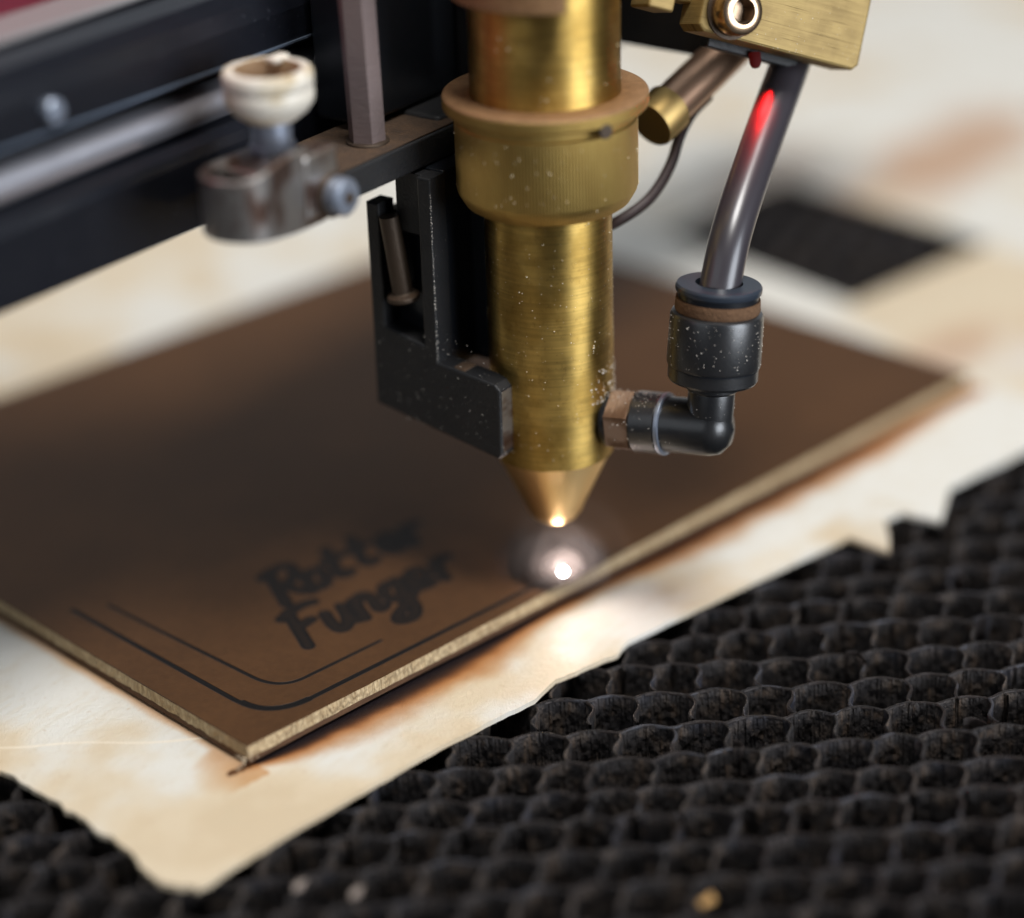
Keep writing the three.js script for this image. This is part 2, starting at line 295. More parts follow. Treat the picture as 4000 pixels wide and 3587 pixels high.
{
  const sheet = thing('backing_sheet', 'large cream paper sheet with torn scorched front edge lying on the honeycomb', 'paper sheet', [0, 0.1, 0]);
  const s = new THREE.Shape(outline.map(([x, z]) => new THREE.Vector2(x, -z)));
  for (const h of cutouts) s.holes.push(new THREE.Path(h.map(([x, z]) => new THREE.Vector2(x, -z))));
  const g = new THREE.ExtrudeGeometry(s, { depth: 0.7, bevelEnabled: false });
  g.rotateX(-Math.PI / 2); g.translate(0, 0.12, 0);
  const p = g.attributes.position, uv = g.attributes.uv;
  for (let i = 0; i < p.count; i++) uv.setXY(i, (p.getX(i) - SX0) / (SX1 - SX0), (p.getZ(i) - SZ0) / (SZ1 - SZ0));
  part('sheet', g, sheetMat, sheet);
}

// ---------------------------------------------------------------- engraved board
const BL = 152.8, BW = 113.8, BT = 4.0, B0 = 1.3;
const canvas = document.createElement('canvas'); canvas.width = 2048; canvas.height = 1526;
const ctx = canvas.getContext('2d');
{
  const k = 2048 / BL;
  ctx.fillStyle = '#000'; ctx.fillRect(0, 0, 2048, 1526);
  ctx.save(); ctx.scale(k, -k); ctx.translate(0, -BW); ctx.lineCap = ctx.lineJoin = 'round';
  const stroke = (w, col, pts) => { ctx.lineWidth = w; ctx.strokeStyle = col; ctx.beginPath(); ctx.moveTo(...pts[0]); for (let i = 1; i < pts.length; i++) { const q = pts[i]; if (q.length === 4) ctx.quadraticCurveTo(...q); else if (q.length === 6) ctx.bezierCurveTo(...q); else ctx.lineTo(...q); } ctx.stroke(); };
  // the border lines: outer one runs on to where the beam is cutting
  stroke(0.8, '#fff', [[5.2, 44.8], [5.7, 10], [5.9, 2.9, 13, 2.7], [57.6, 2.3]]);
  stroke(1.15, '#fff', [[6.0, 8.4], [6.4, 3.1, 12.4, 2.75]]);
  stroke(0.6, '#eee', [[9.4, 42.2], [10.9, 12.4], [11.2, 7.4, 15.4, 7.2], [28.6, 7.0]]);
  // two lines of brush script, each letter a set of strokes: first broad, then the darker rims stay outside a lighter core
  const ring = (cx, cy, rx, ry) => [[cx, cy + ry], [cx - rx * 1.33, cy + ry, cx - rx * 1.33, cy - ry, cx, cy - ry], [cx + rx * 1.33, cy - ry, cx + rx * 1.33, cy + ry, cx, cy + ry]];
  const glyphs = {
    R: [[[0, 0], [0.4, 9]], [[-0.9, 8.4], [4.8, 10.4, 4.2, 6.6], [3.6, 4.4, 0.6, 4.6]], [[1.4, 4.6], [3, 1.4, 4.8, 0.3]]],
    F: [[[0.1, 0], [0.4, 9]], [[-1, 8.2], [2, 9.8, 4.8, 8.8]], [[0.2, 4.8], [2.9, 5.2]]],
    o: [ring(1.8, 2.6, 1.5, 2.3)],
    t: [[[1.3, 8.2], [0.7, 1.6], [0.9, -0.3, 2.7, 0.8]], [[-0.4, 5.2], [2.9, 5.5]]],
    e: [[[0.4, 2.3], [3.3, 2.8], [3.2, 5.4, 1.6, 5.2], [-0.3, 4.6, 0.2, 2.0], [0.8, -0.4, 3.3, 0.8]]],
    r: [[[0.5, 5], [0.4, 0]], [[0.5, 3.0], [1.6, 5.8, 3.1, 4.7]]],
    u: [[[0.3, 5.0], [0, -0.3, 1.6, 0], [3.2, 0.4, 3.2, 5.0], [2.9, 0.5, 4.2, 0.4]]],
    n: [[[0.3, 5], [0.3, 0]], [[0.3, 3], [1, 5.8, 2.5, 5], [3.3, 4.6, 3, 0.7], [3.4, -0.2, 4.2, 0.6]]],
    g: [ring(1.7, 2.8, 1.4, 2.1), [[3.3, 5], [3.2, -2.6], [2.6, -5.4, 0, -4.4], [-1.2, -3.6, 0.4, -2.4], [2.5, -1.2, 4.6, 0.6]]],
  };
  const letters = [];
  for (const [word, u0, w0, step] of [['Rotter', 26.4, 24.0, 4.75], ['Funger', 21.0, 13.1, 5.0]]) [...word].forEach((ch, n) => {
    for (const st of glyphs[ch]) letters.push(st.map((p) => p.map((v, q) => (q % 2 ? w0 + v : u0 + n * step + v + 0.4 * p[q + 1]))));
  });
  for (const l of letters) stroke(2.0, '#f0f0f0', l);
  for (const l of letters) stroke(0.8, '#c4c4c4', l);
  ctx.restore();
}
const ink = ctx.getImageData(0, 0, 2048, 1526).data;
const inkAt = (u, v) => ink[(Math.min(1525, Math.floor((1 - v) * 1526)) * 2048 + Math.min(2047, Math.floor(u * 2048))) * 4] / 255;
const boardMap = tex(2048, 1526, (u, v) => {
  const x = u * BL, y = v * BW, a = fbm(x * 0.12, y * 0.12, 301, 4), f = fbm(x * 1.3, y * 1.3, 311, 3), s = vn(x * 5, y * 5, 321);
  let c = mix3([0.33, 0.22, 0.125], [0.28, 0.183, 0.10], clamp(a * 0.9 + (f - 0.5) * 0.8));
  c = mix3(c, [0.42, 0.28, 0.17], smooth(0.86, 0.98, s) * 0.3);
  return mix3(c, [0.05, 0.04, 0.04], inkAt(u, v) * 0.95);
}, true, false);
const boardBump = tex(2048, 1526, (u, v) => clamp(0.85 - 0.8 * smooth(0.2, 0.8, inkAt(u, v)) + (fbm(u * BL * 2.4, v * BW * 2.4, 331, 3) - 0.5) * 0.16), false, false);
const boardTop = std({ map: boardMap, roughness: 0.5, specularIntensity: 0.4, bumpMap: boardBump, bumpScale: 0.00012 });
const coreMat = std({ map: tex(512, 128, (u, v) => { const a = fbm(u * 60, v * 20, 341, 4, 60, 20), f = vn(u * 200, v * 50, 3, 200, 50); return mix3([0.78, 0.70, 0.56], [0.58, 0.49, 0.36], clamp(a * 0.9 + (f - 0.5) * 0.7)); }, true), roughness: 0.95, bumpMap: tex(512, 256, (u, v) => fbm(u * 90, v * 40, 351, 4, 90, 40)), bumpScale: 0.0005 });
const skinMat = std({ map: dusty, color: lin(0.32, 0.26, 0.22), roughness: 0.8 });
{
  const bd = thing('engraved_board', 'brown laminated board engraved with script lettering and rounded border lines', 'board', [BF[0], B0, BF[1]]);
  const u3 = new THREE.Vector3(bu[0], 0, bu[1]), w3 = new THREE.Vector3(bw[0], 0, bw[1]), up = new THREE.Vector3(0, 1, 0);
  const slab = (y0, y1, inset, seg) => {   // outline slightly fuzzy where the fibres stand out
    const g = new THREE.BoxGeometry(BL, y1 - y0, BW, seg, 3, seg), p = g.attributes.position;
    g.translate(BL / 2, (y0 + y1) / 2, -BW / 2);
    for (let i = 0; i < p.count; i++) {
      let x = p.getX(i), z = p.getZ(i), y = p.getY(i);
      const k1 = (fbm(x * 1.9, y * 1.9 + 5, 361, 3) - 0.5) * inset, k2 = (fbm(z * 1.9, y * 1.9 + 9, 371, 3) - 0.5) * inset;
      if (z > -0.01) z += k1; if (z < -BW + 0.01) z -= k1; if (x < 0.01) x -= k2; if (x > BL - 0.01) x += k2;
      p.setXYZ(i, x, y, z);
    }
    const q = boxUv(g, 30); q.computeVertexNormals(); return q;
  };
  // local axes: x along the front edge, y up, -z towards the back
  const place = (g) => frame(g, [BF[0], 0, BF[1]], u3, up, w3.clone().negate());
  part('core', place(slab(B0 + 0.75, BT - 0.22, 0.35, 160)), coreMat, bd, 'pale fibrous cut edge of the board');
  part('bottom_skin', place(slab(B0, B0 + 0.75, 0.12, 40)), skinMat, bd);
  const top = slab(BT - 0.22, BT, 0.16, 120), tp = top.attributes.position, tu = top.attributes.uv;
  for (let i = 0; i < tp.count; i++) tu.setXY(i, tp.getX(i) / BL, -tp.getZ(i) / BW);
  part('top_skin', place(top), boardTop, bd);
  // loose fibres at the front corner
  const fib = [];
  for (let i = 0; i < 16; i++) { const a = rr(0, 6.28), l = rr(0.3, 0.9), x = BF[0] + rr(-0.9, 1.4), z = BF[1] + rr(-0.9, 0.8), y = rr(1.2, 3.2); fib.push(tubeAlong([[x, y, z], [x + Math.cos(a) * l * 0.5, y - 0.1, z + Math.sin(a) * l * 0.5], [x + Math.cos(a) * l, y - rr(0, 0.8), z + Math.sin(a) * l]], 0.07, 4, 4)); }
  part('frayed_fibres', fib, std({ color: lin(0.55, 0.44, 0.30), roughness: 1 }), bd).userData.kind = 'stuff';
}

// ---------------------------------------------------------------- gantry rail, red panel, carriage
{
  const rail = thing('gantry_rail', 'long black machine rail with pale steel guide crossing the upper left', 'rail', [0, 61, -40]);
  const ex = (pts, x0, x1, bev = 0.5) => { const g = prism(pts, x1 - x0, bev); g.rotateY(Math.PI / 2); g.translate(x0, 0, 0); return boxUv(g, 20); };   // outline given as [-z, y]
  part('lower_beam', ex([[30, 61], [62, 61], [62, 72.6], [32.5, 72.6], [31.2, 72.1], [30.3, 71.1], [30, 69.8]], -170, 170), railBlack, rail);
  part('guide_rod', along(lathe([[2.5, 0], [2.5, 340]], 40), [-170, 75.2, -33.0], [1, 0, 0]), railSteel, rail);
  part('rod_support', ex([[36.5, 72.6], [44, 72.6], [44, 79], [36.5, 79]], -170, 170, 0.2), railBlack, rail);
  part('upper_beam', ex([[30.3, 79.4], [58, 79.4], [58, 89.6], [36.5, 89.6], [34.4, 89.2], [32.4, 88.1], [31.0, 86.4], [30.3, 84.2]], -170, 20, 0.3), railBlack, rail);
  part('cover_strip', box(-170, 19, 89.75, 90.5, -43, -35.2, 0.3), std({ color: lin(0.2, 0.19, 0.19), roughness: 0.65 }), rail, 'dull grey strip on top of the beam');
  part('edge_trim', box(-170, 19.5, 79.75, 80.15, -30.25, -30.0, 0.1), std({ color: lin(0.12, 0.15, 0.2), metalness: 0.5, roughness: 0.5 }), rail);
  for (const x of [-56.5, 10]) part('bolt', along(lathe([[0, 1.3], [1.3, 1.2], [1.5, 0.9], [1.5, 0]], 20), [x, 82.4, -30.3], [0, 0, 1]), zinc, rail);
  const panel = thing('red_machine_cover', 'blurred red machine cover behind the rail in the top left corner', 'machine cover', [-80, 80, -60]);
  part('panel', box(-170, -6, 70, 150, -66, -62, 0.8), redPaint, panel);
  part('edge_strip', box(-170, -6, 88, 91.2, -61.8, -59.2, 0.5), railBlack, panel);

  const car = thing('carriage_block', 'black carriage block behind the brass tube', 'carriage', [20, 62, -24]);
  part('block', box(-11, 46, 69, 130, -29.6, -21.5, 0.8), blackGloss, car);
  part('saddle', box(-2, 40, 60, 68.8, -29.6, -16, 0.8), blackPaint, car);
  part('head_clamp', box(9, 24, 69, 86, -21.3, -8.2, 0.8), blackPaint, car);
}

// ---------------------------------------------------------------- mounting arm with post, strap and thumbscrew
{
  const arm = thing('mounting_arm', 'flat black arm plate dusted brown, reaching left from the carriage', 'arm plate', [-20, 64, -20]);
  part('arm_plate', box(-36, 4, 64, 68.0, -27, -14, 0.35), blackPaint, arm);
  part('dust_layer', box(-35.4, 3.4, 68.03, 68.28, -26.4, -14.3, 0.1), sootTop, arm, 'brown dust lying on the plate');

  const post = thing('hex_post', 'dull steel hexagonal post standing on the arm plate', 'post', [-13.4, 68.3, -18.8]);
  const hex = new THREE.CylinderGeometry(2.45, 2.45, 44, 6, 1); hex.rotateY(0.42); hex.translate(0, 22, 0);
  part('post_shaft', along(toCreasedNormals(boxUv(hex), 0.3), [-13.4, 68.3, -18.8], [-0.045, 1, 0.01]), steelDull, post);
  part('post_washer', along(lathe([[0, 0.35], [2.75, 0.35], [2.85, 0.2], [2.85, 0]], 32), [-13.4, 68.3, -18.8], [0, 1, 0]), darkBronze, post);

  const strap = thing('steel_strap', 'bent shiny steel strap clamped round the end of the arm', 'bracket', [-40, 66, -17]);
  // plan of the bend: front leg, round nose, back leg
  const plan = [];
  for (let i = 0; i <= 10; i++) plan.push([lerp(-31.2, -41.2, i / 10), -11.6 - 0.9 * smooth(0.35, 0.85, i / 10) * 0 + (i > 6 ? 0 : 0)]);
  for (let i = 1; i <= 16; i++) { const a = (i / 16) * Math.PI; plan.push([-41.2 - 4.2 * Math.sin(a), -15.8 + 4.2 * Math.cos(a)]); }
  for (let i = 1; i <= 6; i++) plan.push([lerp(-41.2, -37, i / 6), -20.0]);
  const pos = [], uv = [], idx = [], T = 0.55; let L = 0;
  plan.forEach(([x, z], i) => {
    const a = plan[Math.max(0, i - 1)], b = plan[Math.min(plan.length - 1, i + 1)], dx = b[0] - a[0], dz = b[1] - a[1], l = Math.hypot(dx, dz), nx = -dz / l, nz = dx / l;
    if (i) L += Math.hypot(x - plan[i - 1][0], z - plan[i - 1][1]);
    const y1 = 74.6 - 1.4 * smooth(5, 14, L), y0 = lerp(64.6, 65.6, smooth(4, 16, L));
    for (const [s, y, q] of [[1, y0 + 0.15, 0], [1, y1 - 0.15, 1], [0.6, y1, 1.05], [-0.6, y1, 1.1], [-1, y1 - 0.15, 1.15], [-1, y0 + 0.15, 2.1], [-0.6, y0, 2.2], [0.6, y0, 2.3], [1, y0 + 0.15, 2.35]]) { pos.push(x + nx * T * s, y, z + nz * T * s); uv.push(q * 0.45, L / 20); }
  });
  const ring = 9;
  for (let i = 0; i < plan.length - 1; i++) for (let k = 0; k < ring - 1; k++) { const a = i * ring + k, b = a + ring; idx.push(a, a + 1, b, b, a + 1, b + 1); }
  for (const e of [0, (plan.length - 1) * ring]) for (let k = 1; k < ring - 2; k++) idx.push(e, e + k, e + k + 1);
  const sg = new THREE.BufferGeometry(); sg.setAttribute('position', new THREE.Float32BufferAttribute(pos, 3)); sg.setAttribute('uv', new THREE.Float32BufferAttribute(uv, 2)); sg.setIndex(idx); sg.computeVertexNormals();
  part('strap', toCreasedNormals(sg, 0.7), steel, strap);
  part('seat_plate', box(-39.5, -27.8, 70.6, 72.4, -22.6, -12.4, 0.5), steel, strap);
  part('ear', box(-35.2, -28.6, 65.2, 74.0, -12.6, -10.7, 0.8), steel, strap);
  const scr = part('screw', along(lathe([[0, 2.6], [2.0, 2.5], [2.4, 2.1], [2.45, 0]], 32), [-30.2, 67.7, -10.7], [0, 0, 1]), zinc, strap);
  part('washer', along(lathe([[0, 0.45], [2.8, 0.45], [2.9, 0.3], [2.9, 0]], 32), [-30.2, 67.7, -10.68], [0, 0, 1]), darkBronze, strap);
  part('socket', along(lathe([[0, 0.12], [0.85, 0.12], [0.85, 0]], 6), [-30.2, 67.7, -8.12], [0, 0, 1]), darkBronze, scr);

  const knob = thing('thumb_screw', 'off white plastic thumbscrew with hollow stained top above the steel strap', 'thumbscrew', [-31.3, 72.4, -19]);
  const at = (g) => { g.translate(-31.3, 0, -19); return g; };
  part('shank', at(lathe([[0, 72.4], [2.9, 72.4], [2.9, 73.2], [2.55, 73.4], [2.55, 76.6], [0, 76.6]], 40)), zinc, knob);
  const rim = at(lathe([[2.5, 76.4], [3.3, 76.35], [4.7, 77.5], [5.35, 78.4], [5.55, 79.0], [5.55, 80.3], [5.45, 80.5], [5.6, 80.7], [5.6, 82.1], [5.35, 82.55], [4.75, 82.75], [4.2, 82.62]], 64, 0.7));
  const head = part('knob_head', rim, ivory, knob);
  part('recess_bowl', at(lathe([[4.2, 82.62], [4.02, 82.3], [3.9, 79.9], [3.7, 79.7], [0, 79.75]], 48, 0.5)), ivoryStain, head, 'stained hollow in the knob top');
  part('recess_boss', at(lathe([[0, 80.1], [0.5, 80.1], [0.6, 80.6], [1.4, 80.7], [1.7, 80.5], [1.8, 79.76]], 32)), ivory, head);
  part('chipped_lip', at(box(2.6, 5.4, 82.2, 83.0, -2.6, -0.9, 0.35)), ivory, head);
}

// ---------------------------------------------------------------- brass lens tube and nozzle
{
  const nz = thing('laser_nozzle', 'large brass laser nozzle with flanged collar pointing down at the board', 'laser nozzle', [0, 12.9, 0]);
  part('lens_tube', lathe([[0, 120], [9.7, 120], [9.7, 74.4], [0, 74.4]], 128, 0.5), brass, nz);
  const fl = part('flange_ring', lathe([[9.72, 74.5], [12.95, 74.5], [13.3, 74.25], [13.3, 73.0], [13.0, 72.7], [11.9, 72.6], [11.6, 72.3], [11.6, 71.4], [9, 71.4]], 128, 0.5), brassKnurl, nz);
  part('dust_film', lathe([[9.73, 74.53], [9.9, 74.66], [12.85, 74.64], [13.2, 74.5], [13.28, 74.32]], 128, 0.9, 12), dustBrass, fl, 'pinkish brown dust on the flange top');
  part('collar', lathe([[9, 71.4], [11.55, 71.4], [11.85, 71.1], [11.85, 62.2], [11.7, 61.6], [10.9, 60.2], [10.4, 59.85], [9.9, 59.75], [8.45, 59.9]], 160, 0.5, 20), brassKnurl, nz);
  part('barrel', lathe([[8.4, 60.2], [8.4, 24.6], [8.32, 24.15], [8.1, 24.0], [0, 24.0]], 128, 0.5), brass, nz);
  part('tip', lathe([[7.9, 24.02], [7.85, 23.7], [4.2, 15.7], [3.85, 14.7], [3.15, 13.65], [2.2, 13.05], [1.1, 12.9], [0.8, 13.2], [0.75, 16]], 96, 0.7), brassBright, nz);
  part('set_screw', along(lathe([[0, 0.3], [0.9, 0.3], [1.0, 0.1], [1.0, -0.4]], 20), [-4.6, 72.4, 12.3], [-0.35, 0, 0.94]), darkBronze, nz);
  part('upper_clamp', [lathe([[9.8, 88.2], [11.6, 88.0], [11.9, 87.6], [11.9, 94], [9.8, 94]], 48, 0.5, 20, -2.35, -0.72)], dustBrass, nz);
  const spots = [];
  for (let i = 0; i < 330; i++) { const a = rr(-2.9, 0.6), y = rr(25, 60) , r = 8.4, s = 0.035 + 0.075 * Math.pow(rnd(), 3); spots.push([Math.sin(a) * r, y, Math.cos(a) * r, s]); }
  for (let i = 0; i < 170; i++) { const a = rr(0, 0.9), y = rr(24.5, 58), s = 0.035 + 0.07 * Math.pow(rnd(), 2); spots.push([Math.sin(a + 0.2) * 8.4, y, Math.cos(a + 0.2) * 8.4, s]); }
  for (let i = 0; i < 110; i++) { const a = rr(-2.9, 0.9), y = rr(61.5, 71), s = 0.05 + 0.1 * Math.pow(rnd(), 3); spots.push([Math.sin(a) * 11.85, y, Math.cos(a) * 11.85, s]); }
  for (let i = 0; i < 60; i++) { const a = rr(-2.9, 0.9), y = rr(75.5, 92), s = 0.05 + 0.1 * Math.pow(rnd(), 3); spots.push([Math.sin(a) * 9.7, y, Math.cos(a) * 9.7, s]); }
  spots.push([-1.9, 41.2, 8.2, 0.16], [-1.85, 41.5, 8.21, 0.14], [-1.95, 40.8, 8.2, 0.11], [-1.98, 40.5, 8.2, 0.09]);
  part('dust_specks', dust(spots), crumbBrass, nz).userData.kind = 'stuff';
}

// ---------------------------------------------------------------- black slotted bracket left of the barrel
{
  const br = thing('slotted_bracket', 'black slotted bracket hugging the left side of the brass barrel', 'bracket', [-8, 26, -14]);
  // outline in [z, y] of the plate that faces the camera's left; the slot is open at the top
  const prof = [[-21.8, 29.6], [-1.2, 26.2], [-0.7, 26.8], [-0.7, 36.3], [-1.5, 37.0], [-10.9, 38.0], [-10.9, 63.8], [-13.0, 63.8], [-13.0, 40.0], [-19.7, 41.4], [-19.7, 58.8], [-21.8, 58.8]];
  const g = prism(prof.map(([z, y]) => [z, y]), 3.4, 0.25); // xy -> z,y ; depth -> x
  const m = new THREE.Matrix4().makeBasis(new THREE.Vector3(0, 0, 1), new THREE.Vector3(0, 1, 0), new THREE.Vector3(-1, 0, 0)); // x->z, y->y, z->-x
  g.applyMatrix4(m); g.translate(-7.6, 0, 0);
  part('slotted_plate', boxUv(g, 20), blackPaint, br);
  part('block', [box(-7.5, 27, 35.6, 56.9, -21.6, -11.2, 0.3), box(-7.5, 27, 56.4, 63.9, -17.2, -11.25, 0.3)], blackGloss, br);
  part('slot_back', box(-9.8, -7.7, 55.2, 63.7, -17.6, -13.2, 0.2), blackPaint, br);
  part('filler', box(-2, 9, 35.5, 63.7, -17, -8.75, 0.3), blackGloss, br);
  part('worn_end', box(-10.6, -8.0, 27.2, 36.0, -0.72, -0.6, 0.05), steel, br, 'bare worn metal end of the bracket arm');
  part('dusty_ledge', box(-10.7, -7.8, 36.7, 37.75, -10.6, -6.6, 0.3), sootTop, br, 'brown dust on the bracket shoulder');
  const pin = part('slot_pin', along(lathe([[0, 0], [2.0, 0.05], [2.25, 0.3], [2.25, 0.7], [2.0, 0.95], [1.4, 1.3], [1.35, 12], [0, 12]], 40), [-9.9, 45.4, -16.9], [-0.05, 1, -0.12]), darkBronze, br);
  part('pin_dust', along(lathe([[1.25, 1.32], [2.0, 1.0], [2.2, 0.8]], 40), [-9.9, 45.4, -16.9], [-0.05, 1, -0.12]), sootTop, pin);
  const s = [];
  for (let i = 0; i < 170; i++) { const y = rr(38.5, 62); s.push([-11.02 + Math.abs(rr(-0.6, 0.6)) * 0.5, y, -10.92 + rr(-0.05, 0.08), 0.03 + 0.05 * Math.pow(rnd(), 2)]); }
  for (let i = 0; i < 140; i++) s.push([-11.0, rr(28, 42), rr(-21, -1), 0.025 + 0.05 * Math.pow(rnd(), 3)]);
  for (let i = 0; i < 90; i++) s.push([rr(-10.6, -8), rr(38.2, 62), -10.95, 0.025 + 0.05 * Math.pow(rnd(), 3)]);
  for (let i = 0; i < 50; i++) s.push([rr(-11, -8), rr(27, 36.5), -0.66, 0.03 + 0.05 * Math.pow(rnd(), 3)]);
  part('dust_specks', dust(s), crumb, br).userData.kind = 'stuff';
}

// ---------------------------------------------------------------- push-in elbow and air hose
{
  const d = new THREE.Vector3(0.2, 0, 0.98).normalize(), el = thing('air_elbow', 'black push fit air elbow screwed into the right side of the nozzle', 'pipe fitting', [2, 28.9, 9]);
  const on = (g, t) => along(g, [d.x * t, 29.0 + t * 0.07, d.z * t], [d.x, 0.07, d.z]);
  part('gasket', on(lathe([[0, 0], [3.6, 0], [3.75, 0.3], [3.75, 0.8], [3.5, 1.0], [0, 1.0]], 40), 8.1), blackGloss, el);
  const hx = new THREE.CylinderGeometry(4.35, 4.35, 3.3, 6, 1); hx.translate(0, 1.65, 0);
  const hexG = toCreasedNormals(boxUv(hx), 0.3); hexG.rotateY(0.25);
  part('hex_nut', on(hexG, 9.1), nickel, el, 'dusty nickel hexagon nut');
  part('sleeve', on(lathe([[0, 0], [3.95, 0], [4.15, 0.25], [4.15, 3.6], [4.0, 3.85], [3.6, 3.9]], 48), 12.4), blackPlastic, el);
  part('seam_ring', on(lathe([[3.5, 0], [4.2, 0.02], [4.25, 0.3], [4.2, 0.55], [3.5, 0.6]], 48), 16.2), zinc, el);
  const E = [d.x * 22.6, 30.6, d.z * 22.6], tilt = [Math.sin(0.11), Math.cos(0.11), 0];
  // elbow body: arm and riser that meet in a rounded corner
  const bodyG = [on(lathe([[0, 0], [3.75, 0], [3.75, 6.2], [3.4, 7.6], [2.2, 8.8], [0, 9.4]], 48, 0.7), 16.7), along(lathe([[0, -3.25], [1.3, -3.05], [2.35, -2.4], [2.95, -1.4], [3.1, -0.2], [3.1, 5.2], [3.0, 5.5], [0, 5.5]], 48, 0.8), E, tilt)];
  part('elbow_body', bodyG, blackPlastic, el);
  part('neck_ring', along(lathe([[0, 5.4], [3.3, 5.4], [3.55, 5.7], [3.55, 7.1], [3.3, 7.4], [0, 7.4]], 48), E, tilt), blackPlastic, el);
  const cup = part('socket_body', along(lathe([[0, 6.7], [5.2, 6.7], [5.8, 6.9], [5.95, 7.2], [5.95, 8.9], [6.15, 9.1], [6.2, 9.4], [6.1, 15.6], [5.9, 16.1], [5.4, 16.35], [0, 16.4]], 64, 0.45), E, tilt), blackPlastic, el);
  part('socket_band', along(lathe([[5.9, 8.75], [6.03, 8.8], [6.03, 9.0], [5.9, 9.05]], 64, 0.4), E, tilt), blackGloss, cup);
  part('dust_ring', along(lathe([[0, 16.3], [5.5, 16.35], [5.6, 16.6], [5.5, 18.0], [0, 18.1]], 64), E, tilt), dustGrey, el, 'brown dusty ring under the release collar');
  part('release_collar', along(lathe([[0, 18.75], [5.3, 18.75], [5.6, 18.9], [5.65, 19.1], [5.65, 19.6], [5.45, 19.9], [3.1, 20.0], [3.05, 18.8]], 64, 0.5), E, tilt), bluePlastic, el, 'dark blue release collar');
  part('collar_groove', along(lathe([[0, 18.0], [5.25, 18.02], [5.25, 18.8], [0, 18.8]], 48), E, tilt), blackGloss, el);
  const s = [], q = new THREE.Quaternion().setFromUnitVectors(Y, new THREE.Vector3(...tilt));
  for (let i = 0; i < 210; i++) { const a = rr(-2.9, 1.2), y = rnd() < 0.75 ? rr(9.3, 16) : rr(0, 7), r = y > 8 ? 6.16 : y > 5.5 ? 3.56 : 3.11, v = new THREE.Vector3(Math.sin(a) * r, y, Math.cos(a) * r).applyQuaternion(q); s.push([E[0] + v.x, E[1] + v.y, E[2] + v.z, 0.03 + 0.06 * Math.pow(rnd(), 2)]); }
  for (let i = 0; i < 60; i++) { const a = rr(-1.5, 2.2), t = rr(9.4, 19); const sx = new THREE.Vector3(d.z, 0, -d.x); s.push([d.x * t + sx.x * -Math.cos(a) * 4.15, 29 + t * 0.07 + Math.sin(a) * 4.1, d.z * t + sx.z * -Math.cos(a) * 4.15, 0.03 + 0.05 * rnd()]); }
  for (let i = 0; i < 170; i++) { const t = rr(8.6, 16), a = rr(-0.7, 0.7) * rnd(), sx = new THREE.Vector3(d.z, 0, -d.x), r = t < 12.4 ? 4.0 : t < 16.3 ? 4.15 : 3.75; s.push([d.x * t + sx.x * Math.sin(a) * r, 29 + t * 0.07 + Math.cos(a) * r, d.z * t + sx.z * Math.sin(a) * r, 0.03 + 0.05 * rnd()]); }
  for (let i = 0; i < 90; i++) { const b = rr(-0.5, 0.5), y = 33 + Math.pow(rnd(), 2) * 5; s.push([Math.sin(b + 0.2) * 8.45, y, Math.cos(b + 0.2) * 8.45, 0.05 + 0.1 * rnd()]); }
  part('dust_specks', dust(s), crumb, el).userData.kind = 'stuff';

  const top = new THREE.Vector3(0, 18.6, 0).applyQuaternion(q).add(new THREE.Vector3(...E));
  const hose = thing('air_hose', 'smoky black air hose rising from the elbow to the brass clamp block', 'hose', [top.x, top.y, top.z]);
  part('hose', tubeAlong([[top.x, top.y, top.z], [10.8, 55.3, 21.3], [21.3, 62.8, 18.9], [35.1, 71.1, 15.75], [42.9, 76, 13.9], [53.2, 82.5, 11.2]], 2.72, 90, 32), hoseMat, hose);
}

